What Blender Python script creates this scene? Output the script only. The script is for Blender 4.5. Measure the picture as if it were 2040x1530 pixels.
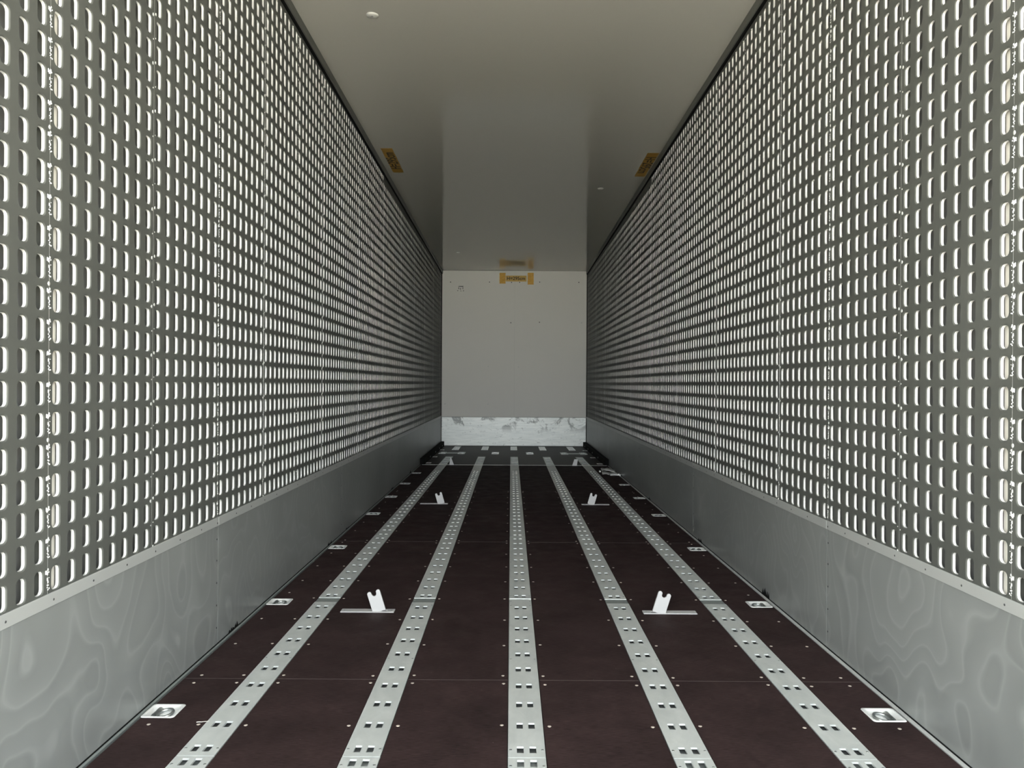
import bpy, bmesh, math, random
from mathutils import Vector, Matrix

# ------------------------------------------------------------------ clear
for o in list(bpy.data.objects):
    bpy.data.objects.remove(o, do_unlink=True)
SC = bpy.context.scene
COL = SC.collection
random.seed(7)

# ------------------------------------------------------------------ overall measures (metres); camera stands at x=0, y=0 and looks along +y
CAMZ = 1.055
XL, XR = -1.18, 1.28           # inner faces of the side walls
XC = 0.051                     # centre line of the load floor
YB = 13.06                     # front bulkhead
YR = -0.34                     # open rear end
YN = 10.04                     # where the front part of the floor begins
def ceil_z(y):                 # the roof falls slightly towards the front
    return CAMZ + 2.041 - 0.0098 * y

# ------------------------------------------------------------------ camera
cd = bpy.data.cameras.new('camera')
cd.sensor_width = 36.0
cd.lens = 1540.0 / 2040.0 * 36.0
cd.shift_x = 2.0 / 2040.0
cd.clip_start = 0.02
cam = bpy.data.objects.new('camera', cd)
COL.objects.link(cam)
cam.location = (0, 0, CAMZ)
cam.rotation_euler = (math.radians(90.0), math.radians(-0.33), 0)
SC.camera = cam

# ------------------------------------------------------------------ sky (even overcast), colour management
w = bpy.data.worlds.new('World')
SC.world = w
w.use_nodes = True
bg = w.node_tree.nodes['Background']
bg.inputs[0].default_value = (0.93, 0.985, 1.0, 1)
bg.inputs[1].default_value = 6.0
SC.view_settings.view_transform = 'Standard'
SC.view_settings.look = 'None'
SC.view_settings.gamma = 1.0
SC.view_settings.use_curve_mapping = False
SC.view_settings.exposure = 1.05
SC.cycles.diffuse_bounces = 6
SC.cycles.glossy_bounces = 6
SC.cycles.max_bounces = 10
SC.cycles.sample_clamp_indirect = 6.0

# high sun added at the side: brightens the yard behind, does not reach inside
sl = bpy.data.lights.new('bounce_sun', 'SUN')
sl.energy = 31.0
sl.angle = math.radians(3)
sl.color = (1.0, 0.95, 0.86)
so_ = bpy.data.objects.new('bounce_sun', sl)
COL.objects.link(so_)
so_.rotation_euler = (math.radians(12), math.radians(38), 0)

# sampling portal in the open rear end (gives off no light of its own)
pl = bpy.data.lights.new('rear_opening_portal', 'AREA')
pl.shape = 'RECTANGLE'
pl.size = XR - XL
pl.size_y = 3.1
pl.cycles.is_portal = True
po = bpy.data.objects.new('rear_opening_portal', pl)
COL.objects.link(po)
po.location = ((XL + XR) / 2, YR - 0.02, 1.55)
po.rotation_euler = (math.radians(90), 0, 0)

# ------------------------------------------------------------------ materials
def mat(name, col, rough=0.5, metal=0.0, spec=0.5):
    m = bpy.data.materials.new(name)
    m.use_nodes = True
    b = m.node_tree.nodes['Principled BSDF']
    b.inputs['Base Color'].default_value = (*col, 1)
    b.inputs['Roughness'].default_value = rough
    b.inputs['Metallic'].default_value = metal
    b.inputs['Specular IOR Level'].default_value = spec
    return m

class NT:
    """small node-tree helper"""
    def __init__(s, m):
        s.t = m.node_tree; s.b = s.t.nodes['Principled BSDF']
    def n(s, kind, **kw):
        x = s.t.nodes.new(kind)
        for k, v in kw.items():
            if k.startswith('i_'):
                x.inputs[k[2:].replace('_', ' ')].default_value = v
            else:
                setattr(x, k, v)
        return x
    def l(s, a, b): s.t.links.new(a, b)
    def coords(s, scale=(1, 1, 1)):
        tc = s.n('ShaderNodeTexCoord'); mp = s.n('ShaderNodeMapping')
        mp.inputs['Scale'].default_value = scale
        geo = s.n('ShaderNodeNewGeometry')
        s.l(geo.outputs['Position'], mp.inputs[0])
        s.t.nodes.remove(tc)
        return mp.outputs[0]
    def noise(s, vec, scale, detail=3, rough=0.5, dist=0.0):
        x = s.n('ShaderNodeTexNoise'); x.inputs['Scale'].default_value = scale
        x.inputs['Detail'].default_value = detail; x.inputs['Roughness'].default_value = rough
        x.inputs['Distortion'].default_value = dist
        s.l(vec, x.inputs['Vector'])
        return x.outputs['Fac']
    def ramp(s, fac, stops, interp='LINEAR'):
        r = s.n('ShaderNodeValToRGB'); r.color_ramp.interpolation = interp
        e = r.color_ramp.elements
        while len(e) > 1: e.remove(e[0])
        e[0].position = stops[0][0]; e[0].color = (*stops[0][1], 1)
        for p, c in stops[1:]:
            q = e.new(p); q.color = (*c, 1)
        s.l(fac, r.inputs[0])
        return r.outputs[0]
    def math(s, op, a, b=None):
        x = s.n('ShaderNodeMath'); x.operation = op
        for i, v in enumerate((a, b)):
            if v is None: continue
            if hasattr(v, 'default_value'): s.l(v, x.inputs[i])
            else: x.inputs[i].default_value = v
        return x.outputs[0]
    def mix(s, fac, a, b, mode='MIX'):
        x = s.n('ShaderNodeMix'); x.data_type = 'RGBA'; x.blend_type = mode
        if hasattr(fac, 'default_value'): s.l(fac, x.inputs[0])
        else: x.inputs[0].default_value = fac
        for i, v in ((6, a), (7, b)):
            if hasattr(v, 'default_value'): s.l(v, x.inputs[i])
            else: x.inputs[i].default_value = (*v, 1)
        return x.outputs[2]
    def bump(s, h, strength, dist=0.001):
        x = s.n('ShaderNodeBump'); x.inputs['Strength'].default_value = strength
        x.inputs['Distance'].default_value = dist
        s.l(h, x.inputs['Height']); s.l(x.outputs[0], s.b.inputs['Normal'])

def g(v): return (v, v, v)

M = {}
# pressed zinc-grey liner sheet
m = M['liner'] = mat('liner_sheet', (0.17, 0.175, 0.16), 0.5, 0.1, 0.3)
n = NT(m); v = n.coords()
n.l(n.ramp(n.noise(v, 3.0, 4), [(0.3, (0.094, 0.097, 0.088)), (0.7, (0.114, 0.118, 0.107))]), n.b.inputs['Base Color'])
n.l(n.ramp(n.noise(v, 40.0, 2), [(0.3, g(0.46)), (0.7, g(0.56))]), n.b.inputs['Roughness'])
M['lip'] = mat('lit_slot_lip', (0.80, 0.80, 0.785), 0.40, 0.25)  # door light on the slot lips, painted as a whiter base colour
M['bead'] = mat('seam_bead', (0.70, 0.71, 0.68), 0.35, 0.4)
M['cream'] = mat('cream_post', (0.74, 0.71, 0.64), 0.6)
M['shell'] = mat('outer_shell_grey', (0.19, 0.19, 0.185), 0.6)
# stained aluminium kick plate: contour rings left by drying water
m = M['kick'] = mat('stained_aluminium', (0.45, 0.47, 0.46), 0.36, 0.30)
n = NT(m); v = n.coords((0.55, 1.0, 0.62))
f = n.noise(v, 3.3, 1.2, 0.4, 0.25)
k = n.math('FRACT', n.math('MULTIPLY', f, 14.0))
band = n.ramp(k, [(0.0, (0.485, 0.505, 0.49)), (0.10, (0.455, 0.475, 0.46)), (0.55, (0.48, 0.50, 0.485)), (0.80, (0.50, 0.52, 0.505)), (0.93, (0.57, 0.59, 0.575)), (1.0, (0.485, 0.505, 0.49))])
blot = n.ramp(n.noise(n.coords(), 1.3, 3), [(0.35, g(0.58)), (0.65, g(0.69))])
n.l(n.mix(1.0, band, blot, 'MULTIPLY'), n.b.inputs['Base Color'])
n.l(n.ramp(k, [(0.0, g(0.36)), (0.85, g(0.42)), (0.95, g(0.5)), (1.0, g(0.36))]), n.b.inputs['Roughness'])
M['flange'] = mat('kick_flange', (0.52, 0.53, 0.515), 0.42, 0.3)
# galvanised bulkhead kick plate with scuffs
m = M['bulk'] = mat('scuffed_galvanised', (0.7, 0.72, 0.70), 0.42, 0.35)
n = NT(m); v = n.coords((1.0, 1.0, 1.0))
sc1 = n.ramp(n.noise(v, 4.2, 5, 0.65, 0.8), [(0.50, g(1.0)), (0.57, g(0.42))])
sep = n.n('ShaderNodeSeparateXYZ'); n.l(v, sep.inputs[0])
hi = n.ramp(n.math('MULTIPLY', sep.outputs[2], 1.0), [(0.22, g(0.0)), (0.36, g(1.0))])
sc2 = n.ramp(n.noise(n.coords((1.0, 1.0, 2.2)), 11.0, 4, 0.7, 1.4), [(0.61, g(1.0)), (0.66, g(0.35))])
grain = n.ramp(n.noise(n.coords((1, 1, 9)), 5.0, 4), [(0.3, (0.66, 0.69, 0.675)), (0.7, (0.80, 0.82, 0.80))])
top = n.mix(hi, (1, 1, 1), sc1)
allm = n.mix(1.0, n.mix(0.6, (1, 1, 1), sc2, 'MULTIPLY'), top, 'MULTIPLY')
n.l(n.mix(1.0, grain, allm, 'MULTIPLY'), n.b.inputs['Base Color'])
# ceiling: smooth white gel-coat
m = M['ceiling'] = mat('ceiling_gelcoat', (0.43, 0.42, 0.385), 0.085, 0.0, 0.5)
# bulkhead panel
M['white'] = mat('bulkhead_white', (0.80, 0.785, 0.74), 0.45)
# floor plywood: dark phenolic film
m = M['floor'] = mat('phenolic_plywood', (0.035, 0.022, 0.021), 0.7, 0.0, 0.10)
n = NT(m); v = n.coords((1.0, 1.0, 1.0))
fine = n.ramp(n.noise(n.coords((9, 90, 1)), 4.0, 3, 0.6), [(0.3, (0.016, 0.0095, 0.0096)), (0.7, (0.046, 0.0285, 0.0285))])
patch = n.ramp(n.noise(v, 3.5, 5, 0.6), [(0.3, g(0.75)), (0.7, g(1.25))])
base = n.mix(1.0, fine, patch, 'MULTIPLY')
sp = n.n('ShaderNodeTexVoronoi'); sp.inputs['Scale'].default_value = 26.0; n.l(v, sp.inputs['Vector'])
spm = n.ramp(sp.outputs['Distance'], [(0.025, g(0.5)), (0.05, g(0.0))])
spn = n.ramp(n.noise(v, 7.0, 2), [(0.52, g(0.0)), (0.6, g(1.0))])
n.l(n.mix(n.mix(1.0, spm, spn, 'MULTIPLY'), base, (0.22, 0.19, 0.17)), n.b.inputs['Base Color'])
n.l(n.ramp(n.noise(v, 9.0, 4), [(0.3, g(0.62)), (0.7, g(0.80))]), n.b.inputs['Roughness'])
n.bump(n.noise(n.coords((60, 240, 60)), 4.0, 2), 0.25, 0.0006)
M['floor_front'] = mat('smooth_phenolic', (0.022, 0.017, 0.014), 0.52, 0.0, 0.12)
# galvanised rail
m = M['rail'] = mat('galvanised_rail', (0.6, 0.63, 0.62), 0.42, 0.45)
n = NT(m)
a = n.ramp(n.noise(n.coords((1, 0.5, 1)), 14.0, 4, 0.6, 0.6), [(0.3, (0.62, 0.65, 0.64)), (0.7, (0.74, 0.765, 0.755))])
n.l(a, n.b.inputs['Base Color'])
n.l(n.ramp(n.noise(n.coords(), 30.0, 3), [(0.3, g(0.38)), (0.7, g(0.5))]), n.b.inputs['Roughness'])
M['highlight_brown'] = mat('board_edge_highlight', (0.055, 0.040, 0.038), 0.6)
M['rail_dark'] = mat('rail_joint_steel', (0.30, 0.33, 0.32), 0.45, 0.5)
M['zinc'] = mat('bright_zinc', (0.84, 0.85, 0.84), 0.30, 0.3)
M['steel'] = mat('dull_steel', (0.42, 0.44, 0.44), 0.35, 0.9)
M["fork"] = mat("pale_cast_aluminium", (0.50, 0.495, 0.50), 0.45, 0.15)
M['screw'] = mat('screw_head', (0.62, 0.54, 0.48), 0.35, 0.4)
M['rivet_dark'] = mat('dark_rivet', (0.05, 0.05, 0.05), 0.6)
M['black'] = mat('black_rubber_and_shade', (0.006, 0.006, 0.006), 0.8, 0.0, 0.1)  # rubber parts, also painted shade in gaps and under the gratings
M['trim'] = mat('dark_grey_profile', (0.12, 0.125, 0.115), 0.45, 0.2)
M['alu'] = mat('aluminium_edge', (0.66, 0.67, 0.66), 0.4, 0.5)
m = M['tape'] = mat('yellow_tape', (0.72, 0.40, 0.035), 0.5)
n = NT(m)
n.l(n.ramp(n.noise(n.coords(), 30, 3), [(0.3, (0.64, 0.34, 0.025)), (0.7, (0.78, 0.45, 0.05))]), n.b.inputs['Base Color'])
M['tape_shaded'] = mat('shaded_yellow_tape', (0.34, 0.185, 0.016), 0.5)  # yellow tape with the dimness under the ceiling put into its colour
M['paper'] = mat('yellow_paper', (0.66, 0.44, 0.12), 0.6)
M['ink'] = mat('black_ink', (0.03, 0.022, 0.015), 0.6)
M['plastic'] = mat('white_plastic', (0.56, 0.56, 0.535), 0.4)
M['foil'] = mat('crumpled_foil', (0.62, 0.62, 0.60), 0.35, 0.3)
m = M['ground'] = mat('yard_concrete', (0.30, 0.275, 0.21), 0.9)
n = NT(m)
n.l(n.ramp(n.noise(n.coords(), 0.6, 5), [(0.3, (0.50, 0.475, 0.40)), (0.7, (0.60, 0.57, 0.49))]), n.b.inputs['Base Color'])

# ------------------------------------------------------------------ object helpers
class MB:
    """collects faces; build() links them as ONE mesh object"""
    def __init__(s): s.v = []; s.f = []; s.sm = []
    def add(s, verts, faces, smooth=False):
        o = len(s.v); s.v += [tuple(p) for p in verts]
        for fc in faces:
            s.f.append(tuple(i + o for i in fc)); s.sm.append(smooth)
    def box(s, x0, x1, y0, y1, z0, z1):
        s.add([(x0, y0, z0), (x1, y0, z0), (x1, y1, z0), (x0, y1, z0), (x0, y0, z1), (x1, y0, z1), (x1, y1, z1), (x0, y1, z1)],
              [(3, 2, 1, 0), (4, 5, 6, 7), (0, 1, 5, 4), (1, 2, 6, 5), (2, 3, 7, 6), (3, 0, 4, 7)])
    def disc(s, c, r, h, n=10, axis='z', dome=0.6):
        """low dome standing on c, pointing along axis (z, -z, x, -x, -y)"""
        ax = {'z': (Vector((1, 0, 0)), Vector((0, 1, 0)), Vector((0, 0, 1))), '-z': (Vector((0, 1, 0)), Vector((1, 0, 0)), Vector((0, 0, -1))),
              'x': (Vector((0, 1, 0)), Vector((0, 0, 1)), Vector((1, 0, 0))), '-x': (Vector((0, 0, 1)), Vector((0, 1, 0)), Vector((-1, 0, 0))),
              '-y': (Vector((1, 0, 0)), Vector((0, 0, 1)), Vector((0, -1, 0)))}[axis]
        c = Vector(c); rings = [(r, 0.0), (r * 0.95, h * 0.55), (r * dome, h)]
        vs = []
        for rr, hh in rings:
            for i in range(n):
                t = 2 * math.pi * i / n
                vs.append(c + ax[0] * rr * math.cos(t) + ax[1] * rr * math.sin(t) + ax[2] * hh)
        fs = []
        for k in range(2):
            for i in range(n):
                j = (i + 1) % n
                fs.append((k * n + i, k * n + j, (k + 1) * n + j, (k + 1) * n + i))
        fs.append(tuple(2 * n + i for i in range(n)))
        s.add(vs, fs, True)
    def plate(s, x0, x1, y0, y1, z, t, holes=(), side=True):
        """flat slab, top at z, with rectangular openings that have walls"""
        xs = sorted({round(q, 5) for q in [x0, x1] + [h for o in holes for h in o[:2]]})
        ys = sorted({round(q, 5) for q in [y0, y1] + [h for o in holes for h in o[2:]]})
        xs = [q for q in xs if x0 - 1e-6 <= q <= x1 + 1e-6]; ys = [q for q in ys if y0 - 1e-6 <= q <= y1 + 1e-6]
        def solid(i, j):
            if i < 0 or j < 0 or i >= len(xs) - 1 or j >= len(ys) - 1: return False
            cx = (xs[i] + xs[i + 1]) / 2; cy = (ys[j] + ys[j + 1]) / 2
            return not any(a < cx < b and c < cy < d for a, b, c, d in holes)
        idx = {}
        vs = []; fs = []
        def vid(i, j, k):
            if (i, j, k) not in idx:
                idx[(i, j, k)] = len(vs); vs.append((xs[i], ys[j], z - k * t))
            return idx[(i, j, k)]
        for i in range(len(xs) - 1):
            for j in range(len(ys) - 1):
                if not solid(i, j): continue
                fs.append((vid(i, j, 0), vid(i + 1, j, 0), vid(i + 1, j + 1, 0), vid(i, j + 1, 0)))
                for (a, b, ok) in (((i, j), (i + 1, j), solid(i, j - 1)), ((i + 1, j), (i + 1, j + 1), solid(i + 1, j)),
                                   ((i + 1, j + 1), (i, j + 1), solid(i, j + 1)), ((i, j + 1), (i, j), solid(i - 1, j))):
                    if not ok:
                        fs.append((vid(*a, 1), vid(*b, 1), vid(*b, 0), vid(*a, 0)))
        s.add(vs, fs)
    def mesh(s, name):
        me = bpy.data.meshes.new(name)
        me.from_pydata(s.v, [], s.f)
        me.polygons.foreach_set('use_smooth', s.sm)
        me.update()
        return me
    def build(s, name, m, parent=None):
        return link(name, s.mesh(name), m, parent)

def link(name, me, m, parent=None):
    if m is not None and not me.materials:
        me.materials.append(M[m] if isinstance(m, str) else m)
    o = bpy.data.objects.new(name, me)
    COL.objects.link(o)
    o.parent = parent
    return o

def empty(name, loc=(0, 0, 0)):
    o = bpy.data.objects.new(name, None)
    COL.objects.link(o); o.location = loc
    return o

def tag(o, label=None, cat=None, group=None, kind=None):
    if label: o['label'] = label
    if cat: o['category'] = cat
    if group: o['group'] = group
    if kind: o['kind'] = kind
    return o

def share(name, me, parent, loc, rot=None):
    o = bpy.data.objects.new(name, me)
    COL.objects.link(o); o.parent = parent; o.location = loc
    if rot: o.rotation_euler = rot
    return o

def bevel(o, wdt, seg=2):
    b = o.modifiers.new('bevel', 'BEVEL'); b.width = wdt; b.segments = seg; b.limit_method = 'ANGLE'
    return o

ORD = ['nearest', 'second', 'third', 'fourth', 'fifth', 'sixth', 'seventh', 'eighth', 'ninth', 'farthest']

# ================================================================== SETTING
gm = MB(); gm.box(-40, 40, -60, 40, -1.45, -1.25)
tag(gm.build('ground', 'ground'), 'pale concrete yard outside the trailer', kind='structure')

# ------------------------------------------------------------------ floor
RAILX = [XC + (i - 2) * 0.468 for i in range(5)]
RW = 0.109
floor = MB(); floor.box(XL - 0.06, XR + 0.06, YR, YB + 0.06, -0.09, -0.034)
floor = tag(floor.build('floor', 'rail_dark'), 'dark brown plywood load floor', kind='structure')

RING_Y = [2.479, 3.722, 4.969, 6.25, 7.19, 8.14, 9.10, 10.27, 11.13, 12.3]
RING_XL, RING_XR = -1.108, 1.200
RWX, RWY = 0.107, 0.102
SEAMS = [YR, 0.35, 2.754, 5.158, 7.56, YN]
edges = [XL + 0.022] + [e for x in RAILX for e in (x - RW / 2, x + RW / 2)] + [XR - 0.022]
bays = [(edges[i], edges[i + 1]) for i in range(0, 12, 2)]
screw_me = MB(); screw_me.disc((0, 0, 0), 0.0062, 0.0016, 10); screw_me = screw_me.mesh('screw'); screw_me.materials.append(M['screw'])
EPS = 0.0012
for (x0, x1) in bays:
    for j in range(len(SEAMS) - 1):
        y0, y1 = SEAMS[j] + EPS, SEAMS[j + 1] - EPS
        holes = []
        for rx in (RING_XL, RING_XR):
            if x0 < rx < x1:
                holes += [(rx - RWX / 2 + 0.004, rx + RWX / 2 - 0.004, ry - RWY / 2 + 0.004, ry + RWY / 2 - 0.004) for ry in RING_Y if y0 < ry < y1]
        p = MB(); p.plate(x0 + 0.0015, x1 - 0.0015, y0, y1, 0.0, 0.018, holes)
        po_ = p.build('floor_panel', 'floor', floor)
        # countersunk screws along the rails and the side edges
        if j == 0: continue
        ys = [SEAMS[j] + 0.036, SEAMS[j + 1] - 0.036]
        nseg = 7
        ys += [SEAMS[j] + 0.036 + (SEAMS[j + 1] - SEAMS[j] - 0.072) * k / nseg for k in range(1, nseg)]
        sx = []
        if x0 > XL + 0.1: sx.append(x0 + 0.019)
        else: sx.append(RING_XL)
        if x1 < XR - 0.1: sx.append(x1 - 0.019)
        else: sx.append(RING_XR)
        for xx in sx:
            for yy in ys:
                if yy > 7.6: continue
                if xx in (RING_XL, RING_XR) and any(abs(yy - r) < 0.08 for r in RING_Y): yy += 0.1
                share('screw', screw_me, po_, (xx + random.uniform(-.003, .003), yy + random.uniform(-.006, .006), -0.0003))

# front floor part (over the coupling), one sheet with openings for the gratings and tie-down frames
FR_FR = [-1.035, -0.745, -0.232, 0.290, 0.815, 1.105]
holes = []
G1 = (YN + 0.035, 11.18); G2 = (12.32, YB - 0.03)
for x in RAILX:
    for a, b in (G1, G2): holes.append((x - RW / 2, x + RW / 2, a, b))
for rx in (RING_XL, RING_XR):
    holes += [(rx - RWX / 2 + 0.004, rx + RWX / 2 - 0.004, ry - RWY / 2 + 0.004, ry + RWY / 2 - 0.004) for ry in RING_Y if ry > YN]
for fx in FR_FR: holes.append((fx - 0.05, fx + 0.05, 11.63, 11.91))
p = MB(); p.plate(XL + 0.06, XR - 0.06, YN + 0.012, YB, 0.0, 0.018, holes)
p.build('floor_panel', 'floor_front', floor)
p = MB(); p.box(XL + 0.03, XR - 0.03, YN - 0.003, YN + 0.012, -0.018, 0.003)
bevel(p.build('seam_strip', 'alu', floor), 0.002)

# edge highlight of the butted boards near the camera, painted as a paler strip
for yy in SEAMS[2:4]:
    for (x0, x1) in bays:
        q = MB(); q.box(x0 + 0.002, x1 - 0.002, yy - EPS, yy + EPS, -0.018, 0.0006); q.build('edge_highlight', 'highlight_brown', floor)

# edge strips beside the walls
for nm, xw, sgn in (('trim_1', XL, 1), ('trim_2', XR, -1)):
    ew = 0.015 if sgn > 0 else 0.021
    r = MB(); a, b = sorted((xw, xw + sgn * 0.008)); r.box(a, b, YR, YN, -0.018, 0.006)
    t = tag(r.build(nm, 'black'), 'black rubber seal with aluminium strip along the %s wall foot' % ('left' if sgn > 0 else 'right'), kind='structure')
    s = MB(); a, b = sorted((xw + sgn * 0.008, xw + sgn * ew))
    s.add([(xw + sgn * 0.008, YR, 0.0035), (xw + sgn * ew, YR, 0.0015), (xw + sgn * ew, YN, 0.0015), (xw + sgn * 0.008, YN, 0.0035),
           (xw + sgn * 0.008, YR, -0.018), (xw + sgn * ew, YR, -0.018), (xw + sgn * ew, YN, -0.018), (xw + sgn * 0.008, YN, -0.018)],
          [(0, 1, 2, 3), (4, 7, 6, 5), (0, 4, 5, 1), (2, 6, 7, 3), (1, 5, 6, 2), (0, 3, 7, 4)])
    s.build('edge_strip', 'rail_dark' if sgn > 0 else 'alu', t)
# black side bars beside the front floor part
for nm, xw, sgn in (('trim_3', XL, 1), ('trim_4', XR, -1)):
    r = MB(); a, b = sorted((xw, xw + sgn * 0.058)); r.box(a, b, YN, YB, -0.018, 0.082)
    t = tag(bevel(r.build(nm, 'black'), 0.006), 'black side bar along the %s edge of the front floor' % ('left' if sgn > 0 else 'right'), kind='structure')
    q = MB()
    for yy in (10.8, 11.55, 12.2, 12.7): q.disc((xw + sgn * 0.058, yy, 0.035), 0.012, 0.004, 8, 'x' if sgn > 0 else '-x')
    tag(q.build('bolt_heads', 'steel', t), kind='stuff')

# ------------------------------------------------------------------ ceiling
c = MB()
x0, x1, y0, y1 = XL - 0.1, XR + 0.1, YR, YB + 0.1
za, zb = ceil_z(y0), ceil_z(y1)
c.add([(x0, y0, za), (x1, y0, za), (x1, y1, zb), (x0, y1, zb), (x0, y0, za + .1), (x1, y0, za + .1), (x1, y1, za + .1), (x0, y1, za + .1)],
      [(3, 2, 1, 0), (4, 5, 6, 7), (0, 1, 5, 4), (1, 2, 6, 5), (2, 3, 7, 6), (3, 0, 4, 7)])
tag(c.build('ceiling', 'ceiling'), 'glossy white ceiling panel', kind='structure')

# ------------------------------------------------------------------ side walls
PW = 0.5705; NC = 8; CP = PW / NC
RP = 0.0798; Z0 = CAMZ - 0.030
SWH, SHH, SR = 0.0172, 0.0300, 0.0115      # half width / half height / corner radius of a slot mouth
KICK_H = 0.512
def panel_mesh(ncol, nrow, y_len, ztop):
    """pressed sheet in the y-z plane, face at x=0 looking to +x, slots with rounded lips turned back to -x"""
    b = MB(); b.mi = {}
    prof = [(0.0036, 0.0), (0.0011, -0.0010), (0.0, -0.0034), (0.0, -0.0112)]   # outward offset, depth
    zbot = Z0 - 6 * RP - RP / 2
    for ci in range(ncol):
        yc = CP * (ci + 0.5); ya, yb = CP * ci, CP * (ci + 1)
        if ci == ncol - 1: yb = y_len
        if ci == 0: ya = 0.0
        for ri in range(nrow):
            zc = Z0 + (ri - 6) * RP; zl, zh = zc - RP / 2, zc + RP / 2
            if ri == nrow - 1: zh = ztop
            vs = []
            for off, dep in prof:
                hw, hh, r = SWH + off, SHH + off, SR + off
                for (sy, sz, a0) in ((1, 1, 0), (-1, 1, 90), (-1, -1, 180), (1, -1, 270)):
                    for k in range(4):
                        t = math.radians(a0 + 30 * k)
                        vs.append((dep, yc + sy * (hw - r) + r * math.cos(t), zc + sz * (hh - r) + r * math.sin(t)))
            lip = []
            for k in range(3):
                for i in range(16):
                    j = (i + 1) % 16
                    lip.append((k * 16 + i, k * 16 + j, (k + 1) * 16 + j, (k + 1) * 16 + i))
            f0 = len(b.f)
            b.add(vs, lip, True)
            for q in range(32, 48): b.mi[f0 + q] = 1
            o = len(b.v) - 64
            cs = [(0, yb, zh), (0, ya, zh), (0, ya, zl), (0, yb, zl)]
            c0 = len(b.v); b.v += cs
            for q in range(4):
                for k in range(3):
                    b.f.append((c0 + q, o + q * 4 + k + 1, o + q * 4 + k)); b.sm.append(False)
                q2 = (q + 1) % 4
                b.f.append((c0 + q, c0 + q2, o + q2 * 4, o + q * 4 + 3)); b.sm.append(False)
    # returned edges at both joints; the near one carries a painted highlight line
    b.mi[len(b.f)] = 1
    b.add([(0, 0, zbot), (0, 0, ztop), (-0.0008, 0, ztop), (-0.0008, 0, zbot), (-0.036, 0, ztop), (-0.036, 0, zbot)], [(0, 1, 2, 3), (3, 2, 4, 5)])
    b.add([(0, y_len, zbot), (0, y_len, ztop), (-0.012, y_len, ztop), (-0.012, y_len, zbot)], [(3, 2, 1, 0)])
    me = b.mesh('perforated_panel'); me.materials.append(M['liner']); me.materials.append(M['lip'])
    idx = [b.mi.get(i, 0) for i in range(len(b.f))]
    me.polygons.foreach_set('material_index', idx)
    return me
ZT1 = Z0 + 24 * RP + 0.075
ZT2 = Z0 + 23 * RP + 0.042
J0 = 1.973
YCOVER = J0 + PW * 9 + 0.004
GAP = 0.0007
me_tall = panel_mesh(8, 31, PW - GAP, ZT1)
me_short = panel_mesh(8, 30, PW - GAP, ZT2)
last_n = int((YB - (J0 + 19 * PW)) / CP)
me_last = panel_mesh(last_n, 30, YB - (J0 + 19 * PW) - 0.004, ZT2)

# seam work shared by the joints: paired rivets, and rough clinch marks
def rivets_mesh():
    b = MB()
    for r in range(31):
        z = Z0 + (r - 6) * RP - RP / 2 + 0.002
        if r % 2 == 0:
            b.disc((0, -0.012, z - 0.004), 0.0062, 0.003, 8, 'x'); b.disc((0, 0.011, z + 0.004), 0.0055, 0.003, 8, 'x')
        else:
            b.disc((0, -0.010, z - 0.004), 0.0028, 0.002, 6, 'x'); b.disc((0, 0.010, z + 0.004), 0.0025, 0.002, 6, 'x')
    me = b.mesh('seam_rivets'); me.materials.append(M['bead']); return me
def clinch_mesh():
    b = MB(); rr = random.Random(3)
    pat = [(-.009, .022, .0022, .0055), (-.0045, .021, .002, .006), (0.0, .020, .002, .005), (.004, .027, .003, .0035), (.007, .022, .0012, .0025),
           (-.001, .004, .003, .0045), (.002, -.003, .0015, .004), (-.002, -.010, .0015, .0015), (.003, -.013, .0018, .002), (-.001, -.018, .0014, .0014),
           (.007, .008, .001, .001), (.008, -.021, .002, .002), (.003, -.022, .0016, .0014)]
    for r in range(31):
        z = Z0 + (r - 6) * RP
        for (dy, dz, hy, hz) in pat:
            dy2 = dy + rr.uniform(-.001, .001); dz2 = dz + rr.uniform(-.0015, .0015)
            y, zz = dy2, z + dz2
            b.add([(0.0, y - hy, zz - hz), (0.0, y + hy, zz - hz * .7), (0.0, y + hy * .8, zz + hz), (0.0, y - hy, zz + hz * .8),
                   (0.0022, y - hy * .5, zz - hz * .6), (0.0022, y + hy * .6, zz - hz * .5), (0.0018, y + hy * .4, zz + hz * .6), (0.0018, y - hy * .5, zz + hz * .5)],
                  [(4, 5, 6, 7), (0, 1, 5, 4), (1, 2, 6, 5), (2, 3, 7, 6), (3, 0, 4, 7)])
        if r % 5 == 0: b.disc((0, -0.002, z - RP / 2), 0.006, 0.003, 8, 'x')
    me = b.mesh('clinch_marks'); me.materials.append(M['bead']); return me
rivets_me, clinch_me = rivets_mesh(), clinch_mesh()
post_me = MB(); post_me.box(-0.036, -0.018, 0.014, 0.060, KICK_H, ZT2); post_me = post_me.mesh('backing_post'); post_me.materials.append(M['cream'])

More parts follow.
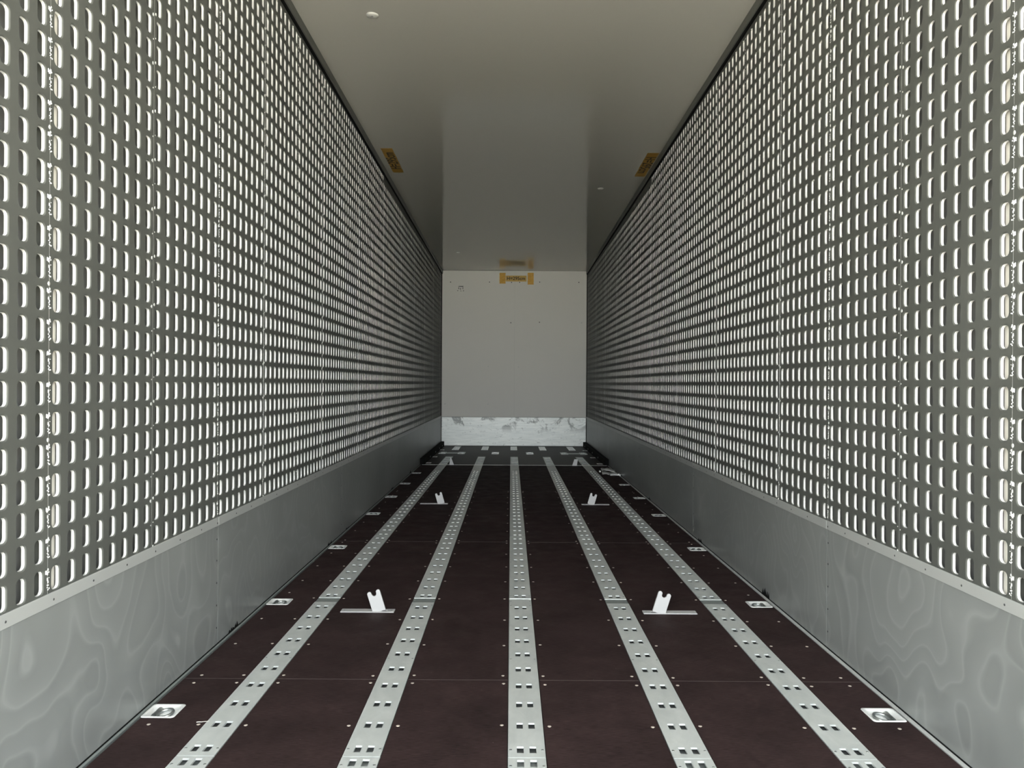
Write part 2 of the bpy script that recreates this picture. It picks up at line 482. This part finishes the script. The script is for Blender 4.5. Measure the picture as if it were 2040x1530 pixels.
SIDES = (('left', XL, 1), ('right', XR, -1))
for side, xw, sgn in SIDES:
    flip = (0, 0, 0) if sgn > 0 else (0, 0, math.pi)
    wb = MB()
    a, b_ = sorted((xw - sgn * 0.040, xw - sgn * 0.085))
    wb.box(a, b_, YR, YB + 0.06, -0.034, ceil_z(YB) - 0.0005)
    a2, b2 = sorted((xw - sgn * 0.040, xw - sgn * 0.0005))
    wb.box(a2, b2, YR, YR + 0.03, 0, ceil_z(YB) - 0.0005)            # rear post that closes the wall cavity
    wa, wz = sorted((xw - sgn * 0.040, xw - sgn * 0.085))
    wb.add([(wa, YR, ceil_z(YB) - .0005), (wz, YR, ceil_z(YB) - .0005), (wz, YB, ceil_z(YB) - .0005), (wa, YB, ceil_z(YB) - .0005),
            (wa, YR, ceil_z(YR)), (wz, YR, ceil_z(YR)), (wz, YB, ceil_z(YB)), (wa, YB, ceil_z(YB))],
           [(0, 1, 5, 4), (1, 2, 6, 5), (2, 3, 7, 6), (3, 0, 4, 7)])
    wall = tag(wb.build('wall_' + side, 'shell'), 'perforated grey sheet wall on the %s' % side, kind='structure')
    def put(name, me, y, x=xw):
        # mirrored copy for the right wall: turned half round, so its y runs backwards
        o = bpy.data.objects.new(name, me); COL.objects.link(o); o.parent = wall
        o.location = (x, y, 0)
        if sgn < 0: o.scale = (-1, 1, 1)
        return o
    for k in range(-4, 20):
        y = J0 + k * PW
        pn = put('perforated_panel', me_last if k == 19 else (me_tall if k < 9 else me_short), y + GAP / 2, xw + (sgn * 0.0006 if k % 2 and k > 2 else 0.0))
        if 0 <= k <= 6:
            sm_ = put('seam_rivets' if k % 2 else 'clinch_marks', rivets_me if k % 2 else clinch_me, y - (0 if k % 2 else 0.0005), xw + (sgn * 0.0007 if k % 2 else 0.0))
            if k == 0: sm_.scale = (sm_.scale[0] * 0.7, 0.8, 1)
            if k > 0: sm_.scale = (sm_.scale[0] * 0.5, 0.6 if k % 2 == 0 else 0.8, 1)
            sm_['kind'] = 'stuff'
        if k % 2 == 0:
            put('backing_post', post_me, y)
    # cover strip over the top row of the front panels
    cv = MB(); a, b_ = sorted((xw - sgn * 0.001, xw + sgn * 0.0025))
    zc0, zc1 = ZT2 - 0.012, 0
    cv.add([(a, YCOVER, zc0), (b_, YCOVER, zc0), (b_, YB, zc0), (a, YB, zc0),
            (a, YCOVER, ceil_z(YCOVER)), (b_, YCOVER, ceil_z(YCOVER)), (b_, YB, ceil_z(YB)), (a, YB, ceil_z(YB))],
           [(3, 2, 1, 0), (0, 1, 5, 4), (1, 2, 6, 5), (2, 3, 7, 6), (3, 0, 4, 7)])
    cv.build('cover_strip', 'liner', wall)
    rv = MB()
    for k in range(60):
        yy = 1.3 + k * 0.1426
        if yy > YCOVER: break
        rv.disc((xw, yy, ceil_z(yy) - 0.088), 0.0042, 0.0025, 6, 'x' if sgn > 0 else '-x')
    tag(rv.build('top_rivets', 'bead', wall), kind='stuff')

    # ceiling profile: dark strip with the gap shadow under it painted as a black strip
    tn = MB(); a, b_ = sorted((xw - sgn * 0.002, xw + sgn * 0.020))
    def slope_box(bb, xa, xb, ya, yb_, d0, d1):
        bb.add([(xa, ya, ceil_z(ya) - d1), (xb, ya, ceil_z(ya) - d1), (xb, yb_, ceil_z(yb_) - d1), (xa, yb_, ceil_z(yb_) - d1),
                (xa, ya, ceil_z(ya) - d0), (xb, ya, ceil_z(ya) - d0), (xb, yb_, ceil_z(yb_) - d0), (xa, yb_, ceil_z(yb_) - d0)],
               [(3, 2, 1, 0), (4, 5, 6, 7), (0, 1, 5, 4), (1, 2, 6, 5), (2, 3, 7, 6), (3, 0, 4, 7)])
    slope_box(tn, a, b_, YR, YB, 0.0, 0.052)
    tt = tag(bevel(tn.build('trim_5' if sgn > 0 else 'trim_6', 'trim'), 0.004), 'dark grey ceiling profile along the %s wall' % side, kind='structure')
    tb = MB(); a, b_ = sorted((xw - sgn * 0.002, xw + sgn * 0.012)); slope_box(tb, a, b_, YR, YB, 0.0525, 0.066)
    tb.build('gap_shadow', 'black', tt)

    # kick plates
    base = empty('baseboard_' + side, (xw, 0, 0))
    tag(base, 'stained aluminium kick plates along the foot of the %s wall' % side, kind='structure')
    base.location = (0, 0, 0)
    KS = [YR, 0.84, J0 + PW * 2, J0 + PW * 6, J0 + PW * 10, J0 + PW * 14, YB]
    for i in range(len(KS) - 1):
        kp = MB(); a, b_ = sorted((xw - sgn * 0.003, xw + sgn * 0.004))
        kp.box(a, b_, KS[i] + 0.001, KS[i + 1] - 0.001, 0.0062 if KS[i] < YN else 0.0, KICK_H)
        ko = kp.build('kick_plate', 'kick', base)
        fl = MB(); a, b_ = sorted((xw + sgn * 0.004, xw + sgn * 0.0062))
        fl.box(a, b_, KS[i] + 0.001, KS[i + 1] - 0.001, KICK_H - 0.034, KICK_H + 0.001)
        bevel(fl.build('top_flange', 'flange', ko), 0.0012, 1)
        rv = MB()
        for zz in (0.07, 0.16, 0.25, 0.34, 0.425, 0.49):
            for dy in (0.010, ):
                rv.disc((xw + sgn * (0.004 if zz < 0.47 else 0.006), KS[i + 1] - dy - 0.004, zz), 0.0042, 0.0015, 6, 'x' if sgn > 0 else '-x')
        yy = KS[i] + 0.2
        while yy < KS[i + 1] - 0.1 and yy < 8:
            rv.disc((xw + sgn * 0.0062, yy, KICK_H - 0.018), 0.0034, 0.0012, 6, 'x' if sgn > 0 else '-x'); yy += 0.19
        if i < 4: tag(rv.build('edge_rivets', 'rivet_dark', ko), kind='stuff')

    # black sealant squeezed out on the plates
    rs = random.Random(11 + sgn)
    for yy in ((5.05, 5.6, 7.7, 9.08, 3.3) if sgn > 0 else (3.865, 5.2, 7.1, 8.9)):
        q = MB(); xa = xw + sgn * 0.0045; nn = 5
        for i in range(nn):
            yb0 = yy + (i - nn / 2) * 0.022; hh = rs.uniform(0.004, 0.022) * (1 if yy not in (9.08, 3.865) else 2.2)
            q.add([(xa, yb0 - .014, 0.006), (xa, yb0 + .014, 0.006), (xa, yb0 + rs.uniform(-.008, .008), 0.006 + hh),
                   (xa + sgn * .002, yb0 - .008, 0.006), (xa + sgn * .002, yb0 + .008, 0.006), (xa + sgn * .001, yb0, 0.006 + hh * .7)],
                  [(0, 1, 4, 3), (1, 2, 5, 4), (2, 0, 3, 5), (3, 4, 5)])
        tag(q.build('sealant_smear', 'black', base), kind='stuff')

# ------------------------------------------------------------------ front bulkhead
bw = MB(); bw.box(XL - 0.04, XR + 0.04, YB + 0.012, YB + 0.06, -0.034, ceil_z(YB))
wall = tag(bw.build('wall_back', 'shell'), 'off-white front bulkhead panel', kind='structure')
def bpx(px, py):      # point on the bulkhead from picture pixels (2040x1530)
    return ((px - 1018) / 117.9, CAMZ + (765 - py + (px - 1018) * 0.00576) / 117.9)
KB = 0.492
for (a, b_) in ((XL + 0.003, 0.0537), (0.0543, XR - 0.003)):
    q = MB(); q.box(a, b_, YB, YB + 0.0125, KB + 0.004, ceil_z(YB) - 0.002); q.build('bulkhead_panel', 'white', wall)
q = MB(); q.box(XL + 0.012, XR - 0.012, YB - 0.006, YB + 0.0125, 0.012, KB)
bevel(q.build('bulkhead_kick_plate', 'bulk', wall), 0.002)
q = MB(); q.box(XL + 0.003, XR - 0.003, YB - 0.001, YB + 0.0125, KB, KB + 0.004); q.build('joint_line', 'rivet_dark', wall)
for sgn, xw in ((1, XL), (-1, XR)):
    q = MB(); a, b_ = sorted((xw, xw + sgn * 0.010)); q.box(a, b_, YB - 0.010, YB, 0.0, ceil_z(YB) - 0.002); q.build('corner_seal', 'black', wall)
dk = MB(); dk.disc((0, 0, 0), 0.009, 0.003, 8, '-y'); dk = dk.mesh('screw_dark'); dk.materials.append(M['rivet_dark'])
lt = MB(); lt.disc((0, 0, 0), 0.011, 0.004, 8, '-y'); lt = lt.mesh('screw_light'); lt.materials.append(M['bead'])
for px, py in ((896.5, 562), (974, 562), (1018, 562.5), (1034, 562.5), (1074, 562), (1152, 562.5), (1017, 643), (1074, 642)):
    x, z = bpx(px, py); share('screw', dk, wall, (x, YB, z))
for px, py in ((886.5, 804.5), (972.5, 805), (972.5, 730), (1033, 731), (1158, 643)):
    x, z = bpx(px, py); share('screw', lt, wall, (x, YB, z))
# scuff where something was torn off the panel
x, z = bpx(917, 572)
q = MB()
for (dx, dz, ww, hh) in ((0, .012, .045, .008), (-.035, -.02, .007, .02), (-.006, -.03, .006, .02), (.034, -.018, .006, .022), (-.052, -.06, .008, .008), (.045, -.062, .007, .01), (.0, -.066, .012, .004)):
    q.add([(x + dx - ww, YB - .0015, z + dz - hh * .5), (x + dx + ww * .8, YB - .0015, z + dz - hh), (x + dx + ww, YB - .0015, z + dz + hh), (x + dx - ww * .8, YB - .0015, z + dz + hh * .7),
           (x + dx - ww, YB, z + dz - hh * .5), (x + dx + ww * .8, YB, z + dz - hh), (x + dx + ww, YB, z + dz + hh), (x + dx - ww * .8, YB, z + dz + hh * .7)],
          [(0, 1, 2, 3), (0, 4, 5, 1), (1, 5, 6, 2), (2, 6, 7, 3), (3, 7, 4, 0)])
tag(q.build('scuff', 'trim', wall), kind='stuff')

# ================================================================== THINGS
# ------------------------------------------------------------------ floor rails
rs_me = MB(); rs_me.disc((0, 0, 0), 0.0042, 0.0012, 8); rs_me = rs_me.mesh('screw_small'); rs_me.materials.append(M['steel'])
SEGS = [(YR, 0.60, []), (0.60, 2.178, [2.146 - 0.157 * k for k in range(9, -1, -1)]), (2.182, 3.722, [2.227 + 0.157 * k for k in range(10)]),
        (3.798, 5.326, [3.84 + 0.157 * k for k in range(10)]), (5.330, 6.898, [5.39 + 0.157 * k for k in range(10)]),
        (6.902, 8.468, [6.96 + 0.157 * k for k in range(10)]), (8.472, YN - 0.004, [8.53 + 0.157 * k for k in range(6)])]
RAIL_LABEL = ['leftmost of the five perforated floor rails', 'second perforated floor rail from the left wall', 'middle one of the five perforated floor rails',
              'second perforated floor rail from the right wall', 'rightmost of the five perforated floor rails']
HW, HL, HG = 0.0098, 0.0200, 0.0182
for ri, x in enumerate(RAILX):
    r = tag(empty('floor_rail', (x, 0, 0)), RAIL_LABEL[ri], 'rail', 'perforated floor rails')
    ch = MB(); ch.box(-RW / 2 + 0.002, RW / 2 - 0.002, YR, YN - 0.004, -0.034, -0.0125)
    ch.box(-RW / 2 + 0.001, -RW / 2 + 0.003, YR, YN - 0.004, -0.034, -0.0044); ch.box(RW / 2 - 0.003, RW / 2 - 0.001, YR, YN - 0.004, -0.034, -0.0044)
    ch.build('channel', 'steel', r)
    for si, (ya, yb, rows) in enumerate(SEGS):
        s = MB()
        hs = [(c - HW, c + HW, y - HL, y + HL) for y in rows for c in (-HG, HG)]
        s.plate(-RW / 2 + 0.001, RW / 2 - 0.001, ya, yb, 0.0012, 0.0055, hs)
        so = s.build('rail_segment', 'rail', r)
        if 0 < si < 5:
            for yy in (ya + 0.045, (ya + yb) / 2 + 0.01, yb - 0.045):
                for c in (-0.046, 0.046): share('screw', rs_me, so, (c, yy, 0.001))
    jb = MB(); jb.box(-RW / 2 + 0.001, RW / 2 - 0.001, 3.724, 3.796, -0.0124, -0.0008)
    jo = jb.build('joint_plate', 'rail_dark' if ri in (0, 1, 3, 4) else 'rail', r)
    for c in (-0.046, 0.046): share('screw', rs_me, jo, (c, 3.76, -0.001))

GR_LABEL = ['leftmost', 'second from the left', 'middle', 'second from the right', 'rightmost']
for gi, (ya, yb) in enumerate((G1, G2)):
    for ri, x in enumerate(RAILX):
        where = 'steel floor grating at the end of the rails' if gi == 0 else 'short floor grating at the foot of the bulkhead'
        gr = MB(); rows = []
        y = ya + 0.10
        while y < yb - 0.06:
            rows.append(y); y += 0.165 if gi == 0 else 0.2
        gr.plate(-RW / 2 + 0.001, RW / 2 - 0.001, 0, yb - ya, 0.002, 0.004, [(-0.040, 0.040, yy - ya - 0.042, yy - ya + 0.042) for yy in rows])
        go = gr.build('floor_grating', 'zinc' if gi else 'rail'); go.location = (x, ya, 0)
        pit = MB(); pit.box(-RW / 2 + 0.002, RW / 2 - 0.002, 0.002, yb - ya - 0.002, -0.034, -0.022); pit.build('shade_box', 'black', go)  # darkness of the hollow under the grating, painted as a black box
        tag(go, GR_LABEL[ri] + ' ' + where, 'grating', 'floor gratings')

# ------------------------------------------------------------------ tie-down frames in the front floor part
FL = ['far left', 'second from the left', 'third from the left', 'third from the right', 'second from the right', 'far right']
for i, fx in enumerate(FR_FR):
    f = MB(); f.plate(-0.054, 0.054, -0.145, 0.145, 0.003, 0.010, [(-0.030, 0.030, -0.085, 0.085)])
    fo = f.build('tie_down_frame', 'zinc' if i in (2, 3) else 'rail'); fo.location = (fx, 11.77, 0)
    tag(fo, 'small steel frame in the front floor, ' + FL[i] + ' of six', 'floor frame', 'tie-down frames')
for a, b_, nm in ((-0.978, -0.802, 'left'), (0.872, 1.048, 'right')):
    q = MB(); q.box(a, b_, 11.69, 11.85, 0.0, 0.003)
    tag(q.build('connecting_plate', 'rail_dark'), 'dull plate joining the two %s floor frames' % nm, 'plate', 'connecting plates')

# ------------------------------------------------------------------ recessed lashing rings
def rrect(hw, hh, r, z, n=5):
    out = []
    for (sx, sy, a0) in ((1, 1, 0), (-1, 1, 90), (-1, -1, 180), (1, -1, 270)):
        for k in range(n):
            t = math.radians(a0 + 90 * k / (n - 1))
            out.append((sx * (hw - r) + r * math.cos(t), sy * (hh - r) + r * math.sin(t), z))
    return out
def dish_mesh():
    b = MB()
    hw, hh = RWX / 2, RWY / 2
    rings = [rrect(hw, hh, .010, 0.0), rrect(hw - .001, hh - .001, .010, 0.0022), rrect(hw - .006, hh - .006, .010, 0.0026), rrect(hw - .009, hh - .009, .012, 0.001),
             rrect(hw - .016, hh - .016, .026, -0.006), rrect(hw - .024, hh - .024, .026, -0.0125), rrect(hw - .034, hh - .034, .016, -0.0145)]
    nn = len(rings[0]); vs = [p for r in rings for p in r]; fs = []
    for k in range(len(rings) - 1):
        for i in range(nn):
            j = (i + 1) % nn
            fs.append((k * nn + i, k * nn + j, (k + 1) * nn + j, (k + 1) * nn + i))
    fs.append(tuple((len(rings) - 1) * nn + i for i in range(nn)))
    b.add(vs, fs, True)
    me = b.mesh('dish'); me.materials.append(M['zinc']); return me
def torus_mesh(R, r, n=20, m_=8):
    b = MB(); vs = []; fs = []
    for i in range(n):
        t = 2 * math.pi * i / n
        for j in range(m_):
            u = 2 * math.pi * j / m_
            vs.append(((R + r * math.cos(u)) * math.cos(t), (R + r * math.cos(u)) * math.sin(t), r * math.sin(u)))
    for i in range(n):
        for j in range(m_):
            a = i * m_ + j; b2 = i * m_ + (j + 1) % m_; c2 = ((i + 1) % n) * m_ + (j + 1) % m_; d2 = ((i + 1) % n) * m_ + j
            fs.append((a, d2, c2, b2))
    b.add(vs, fs, True)
    me = b.mesh('ring'); me.materials.append(M['steel']); return me
def clamp_mesh():
    b = MB(); vs = []; fs = []; n = 7
    for i in range(n):            # half-round saddle over the ring
        t = math.pi * i / (n - 1)
        for yy in (-0.026, 0.026):
            vs.append((0.010 * math.cos(t), yy, 0.010 * math.sin(t) - 0.004))
    for i in range(n - 1): fs.append((2 * i, 2 * i + 2, 2 * i + 3, 2 * i + 1))
    fs.append(tuple(2 * i for i in range(n))); fs.append(tuple(2 * i + 1 for i in reversed(range(n))))
    b.add(vs, fs, True)
    b.disc((0.0, -0.030, -0.006), 0.006, 0.003, 8)
    me = b.mesh('clamp'); me.materials.append(M['steel']); return me
dish_me, ring_me, clamp_me = dish_mesh(), torus_mesh(0.0245, 0.0048), clamp_mesh()
for side, rx, sgn in (('left', RING_XL, 1), ('right', RING_XR, -1)):
    for i, y in enumerate(RING_Y):
        t = tag(empty('lashing_ring', (rx, y, 0)), 'recessed floor lashing ring by the %s wall, %s of ten from the rear' % (side, ORD[i] if i not in (0, 9) else ('nearest' if i == 0 else 'farthest')),
                'lashing ring', 'lashing rings along the side walls')
        share('dish', dish_me, t, (0, 0, 0))
        share('ring', ring_me, t, (sgn * 0.006, -0.002, -0.0065), (math.radians(6), sgn * math.radians(-7), 0))
        share('clamp', clamp_me, t, (-sgn * 0.020, 0, -0.004))

# ------------------------------------------------------------------ folding fork stops
def fork_mesh(wd, L, th):
    pr = 0.0098; h = wd / 2
    pts = [(-h, 0), (h, 0)]
    def arc(cx, cz, r, a0, a1, n):
        return [(cx + r * math.cos(math.radians(a0 + (a1 - a0) * i / n)), cz + r * math.sin(math.radians(a0 + (a1 - a0) * i / n))) for i in range(n + 1)]
    pts += arc(h - pr, L - pr, pr, 0, 165, 6)
    nb = h - 2 * pr
    pts += arc(0, L - 0.0165 + nb * 0.2, nb, 0, -180, 6)
    pts += arc(-h + pr, L - pr, pr, 15, 180, 6)
    nn = len(pts)
    b = MB()
    vs = [(x, -th / 2, z) for x, z in pts] + [(x, th / 2, z) for x, z in pts]
    fs = [tuple(range(nn)), tuple(range(2 * nn - 1, nn - 1, -1))]
    for i in range(nn):
        j = (i + 1) % nn; fs.append((i, i + nn, j + nn, j))
    b.add(vs, fs)
    me = b.mesh('fork_flap'); me.materials.append(M['fork']); return me
fork_me = fork_mesh(0.061, 0.100, 0.011)
def fork_stop(x0, x1, xf, y, tilt, label, flap=None, short=False):
    t = tag(empty('fork_stop', ((x0 + x1) / 2, y, 0)), label, 'fork stop', 'folding fork stops')
    cx = (x0 + x1) / 2
    if not short:
        p = MB(); hl = (x1 - x0) / 2; s0 = xf - cx
        p.plate(-hl, hl, -0.004, 0.042, 0.004, 0.004, [(s0 - 0.034, s0 + 0.034, 0.008, 0.024)])
        bevel(p.build('base_plate', 'fork', t), 0.001, 1)
        pk = MB(); pk.box(s0 - 0.034, s0 + 0.034, 0.008, 0.024, 0.0003, 0.0008); pk.build('slot', 'black', t)
        for sx in (-hl + 0.014, hl - 0.014): share('screw', rs_me, t, (sx, 0.019, 0.004))
    f = share('fork_flap', flap or fork_me, t, (xf - cx, 0.008, 0.002), (0, math.radians(tilt), 0))
    bv = f.modifiers.new('bevel', 'BEVEL'); bv.width = 0.0016; bv.segments = 2; bv.limit_method = 'ANGLE'
    return t
fork_stop(-0.780, -0.533, -0.601, 3.560, -17.5, 'near left upright fork stop leaning left on its slotted floor plate')
fork_stop(0.617, 0.864, 0.687, 3.560, 17.5, 'near right upright fork stop leaning right on its slotted floor plate')
fork_stop(-0.790, -0.548, -0.605, 6.77, -16, 'left upright fork stop halfway down the floor')
fork_stop(0.625, 0.868, 0.705, 6.77, 16, 'right upright fork stop halfway down the floor')
tri = MB()
tri.add([(-.031, -.005, 0), (.031, -.005, 0), (-.006, -.005, .094), (-.019, -.005, .094), (-.031, .006, 0), (.031, .006, 0), (-.006, .006, .094), (-.019, .006, .094)],
        [(0, 1, 2, 3), (7, 6, 5, 4), (0, 4, 5, 1), (1, 5, 6, 2), (2, 6, 7, 3), (3, 7, 4, 0)])
tri = tri.mesh('fork_flap'); tri.materials.append(M['fork'])
fork_stop(-0.84, -0.70, -0.762, YN - 0.04, 0, 'farthest left stop flap at the edge of the front floor', tri, True)
par = MB()
par.add([(-.031, -.005, 0), (.031, -.005, 0), (.044, -.005, .086), (-.002, -.005, .086), (-.031, .006, 0), (.031, .006, 0), (.044, .006, .086), (-.002, .006, .086)],
        [(0, 1, 2, 3), (7, 6, 5, 4), (0, 4, 5, 1), (1, 5, 6, 2), (2, 6, 7, 3), (3, 7, 4, 0)])
par = par.mesh('fork_flap'); par.materials.append(M['fork'])
fork_stop(0.76, 0.90, 0.826, YN - 0.06, 0, 'farthest right stop flap at the edge of the front floor', par, True)

# ------------------------------------------------------------------ crumpled strap over a ring plate on the right
b = MB(); rr = random.Random(5)
def sheet(x0, x1, y0, y1, zf, nx=9, ny=4, th=0.004):
    vs = []; fs = []
    for k in (0, 1):
        for j in range(ny):
            for i in range(nx):
                u, v_ = i / (nx - 1), j / (ny - 1)
                vs.append((x0 + (x1 - x0) * u + rr.uniform(-.004, .004), y0 + (y1 - y0) * v_, zf(u, v_) + k * th + (rr.uniform(-.004, .004))))
    o = nx * ny
    for j in range(ny - 1):
        for i in range(nx - 1):
            a = j * nx + i
            fs.append((a + o, a + 1 + o, a + 1 + nx + o, a + nx + o)); fs.append((a, a + nx, a + 1 + nx, a + 1))
    for i in range(nx - 1):
        fs.append((i, i + 1, i + 1 + o, i + o)); a = (ny - 1) * nx + i; fs.append((a + 1, a, a + o, a + 1 + o))
    for j in range(ny - 1):
        a = j * nx; fs.append((a + nx, a, a + o, a + nx + o)); a = j * nx + nx - 1; fs.append((a, a + nx, a + nx + o, a + o))
    b.add(vs, fs, True)
sheet(-0.075, 0.085, -0.04, 0.05, lambda u, v_: 0.040 + 0.020 * v_ + 0.018 * math.sin(u * 2.4 + 0.4) - 0.02 * u)
sheet(-0.07, 0.10, -0.10, 0.0, lambda u, v_: 0.010 + 0.024 * v_ * (1 - 0.4 * u) + 0.006 * math.sin(u * 9))
st = tag(b.build('crumpled_strap', 'foil'), 'crumpled pale strap lying over a floor ring by the right wall', 'strap')
st.location = (1.135, 9.03, 0.004)
q = MB(); q.box(-0.098, -0.082, -0.02, 0.03, 0.028, 0.046); bevel(q.build('buckle', 'zinc', st), 0.003)
q = MB()
for i in range(7): q.box(0.02 + i * 0.018, 0.034 + i * 0.018, -0.09 + 0.006 * math.sin(i), -0.08 + 0.006 * math.sin(i), 0.0, 0.012 + 0.004 * (i % 3))
tag(q.build('frayed_end', 'zinc', st), kind='stuff')

# ------------------------------------------------------------------ ceiling caps
for px, y, r, lab in ((-0.765, 4.2, 0.034, 'round white cap on the ceiling near the left wall, closest one'),
                      (0.887, 7.75, 0.030, 'small white ceiling cap near the right yellow tape'),
                      (-0.784, 11.35, 0.028, 'small far ceiling cap to the left above the bulkhead')):
    b = MB(); b.disc((0, 0, 0), r, 0.007, 20, '-z', 0.75)
    o = b.build('ceiling_plug', 'plastic'); o.location = (px, y, ceil_z(y)); o.rotation_euler = (math.atan(-0.0098), 0, 0)
    tag(o, lab, 'ceiling cap', 'ceiling caps')
    k = MB(); k.disc((0, 0, -0.0068), r * 0.2, 0.002, 8, '-z'); k.build('screw', 'steel', o)

# ------------------------------------------------------------------ lettering and tapes
def text(s, size, m, parent, loc, rot):
    cu = bpy.data.curves.new('lettering', 'FONT')
    cu.body = s; cu.size = size; cu.align_x = 'CENTER'; cu.align_y = 'CENTER'; cu.extrude = 0.0004; cu.offset = 0.0016
    cu.materials.append(M[m])
    tmp = bpy.data.objects.new('tmp', cu); COL.objects.link(tmp)
    dg = bpy.context.evaluated_depsgraph_get(); dg.update()
    me = bpy.data.meshes.new_from_object(tmp.evaluated_get(dg))
    bpy.data.objects.remove(tmp, do_unlink=True)
    if not me.materials: me.materials.append(M[m])
    o = bpy.data.objects.new('lettering', me); COL.objects.link(o); o.parent = parent
    o.location = loc; o.rotation_euler = rot
    return o
def tape_mesh(wd, L, th=0.0008):
    b = MB(); n = 10
    vs = []; fs = []
    for k in (0, 1):
        for i in range(n + 1):
            for sx in (-1, 1):
                vs.append((sx * wd / 2 + 0.0015 * math.sin(i * 2.1 + sx), -L / 2 + L * i / n, -th * k))
    o = 2 * (n + 1)
    for i in range(n):
        a = 2 * i
        fs += [(a, a + 1, a + 3, a + 2), (a + o, a + 2 + o, a + 3 + o, a + 1 + o), (a, a + 2, a + 2 + o, a + o), (a + 1, a + 1 + o, a + 3 + o, a + 3)]
    fs += [(0, o, 1 + o, 1), (2 * n, 2 * n + 1, 2 * n + 1 + o, 2 * n + o)]
    b.add(vs, fs)
    return b
for x, y, rz, lab in ((-1.061, 6.86, -90, 'yellow lettered tape on the ceiling along the left wall'), (1.203, 6.95, 90, 'yellow lettered tape on the ceiling along the right wall')):
    o = tape_mesh(0.098, 0.72).build('ceiling_tape', 'tape_shaded')
    o.location = (x, y, ceil_z(y) - 0.0004); o.rotation_euler = (math.atan(-0.0098), 0, 0)
    tag(o, lab, 'tape', 'ceiling tapes')
    text('H=295cm', 0.125, 'ink', o, (0, 0, -0.0012), (math.pi, 0, math.radians(rz)))

x0, z0 = bpx(1007, 549.5); x1, z1 = bpx(1047, 560.5)
cx, cz = (x0 + x1) / 2, (z0 + z1) / 2
sg = tag(empty('height_sign', (cx, YB, cz)), 'yellow height notice taped at the top of the bulkhead', 'sign')
q = MB(); hx, hz = (x1 - x0) / 2 + 0.006, (z0 - z1) / 2 + 0.004
q.add([(-hx, -.0008, -hz), (hx, -.0008, -hz), (hx, -.0008, hz), (-hx, -.0008, hz), (-hx, 0, -hz), (hx, 0, -hz), (hx, 0, hz), (-hx, 0, hz)],
      [(0, 1, 2, 3), (0, 4, 5, 1), (1, 5, 6, 2), (2, 6, 7, 3), (3, 7, 4, 0)])
q.build('paper', 'paper', sg)
for px0, px1, py0, py1 in ((994, 1006, 543.5, 565), (1050, 1062, 543.5, 567)):
    a, c_ = bpx(px0, py0); b_, d_ = bpx(px1, py1)
    tp = tape_mesh(b_ - a, c_ - d_).build('tape', 'tape', sg)
    tp.location = ((a + b_) / 2 - cx, -0.0012, (c_ + d_) / 2 - cz); tp.rotation_euler = (math.radians(90), 0, 0)
text('H=295cm', 0.078, 'ink', sg, (-0.002, -0.0014, 0), (math.radians(90), 0, 0))

# ------------------------------------------------------------------ splinter on the floor
b = MB(); pts = [(0, 0), (.012, .003), (.024, .002), (.034, .007), (.045, .009), (.058, .016)]
vs = []; fs = []
for i, (px, py) in enumerate(pts):
    r = 0.0022 * (1 - 0.13 * i)
    for a in range(5):
        t = 2 * math.pi * a / 5
        vs.append((px, py + r * math.cos(t), r * math.sin(t) + 0.0022))
for i in range(len(pts) - 1):
    for a in range(5):
        c2 = (a + 1) % 5; fs.append((i * 5 + a, i * 5 + c2, (i + 1) * 5 + c2, (i + 1) * 5 + a))
fs += [tuple(range(5)), tuple(range(len(vs) - 1, len(vs) - 6, -1))]
b.add(vs, fs, True)
o = b.build('splinter', 'cream'); o.location = (-0.968, 2.395, 0.0004); o.scale = (0.62, 0.62, 0.62)
tag(o, 'thin pale splinter on the floor against the leftmost rail', 'splinter')
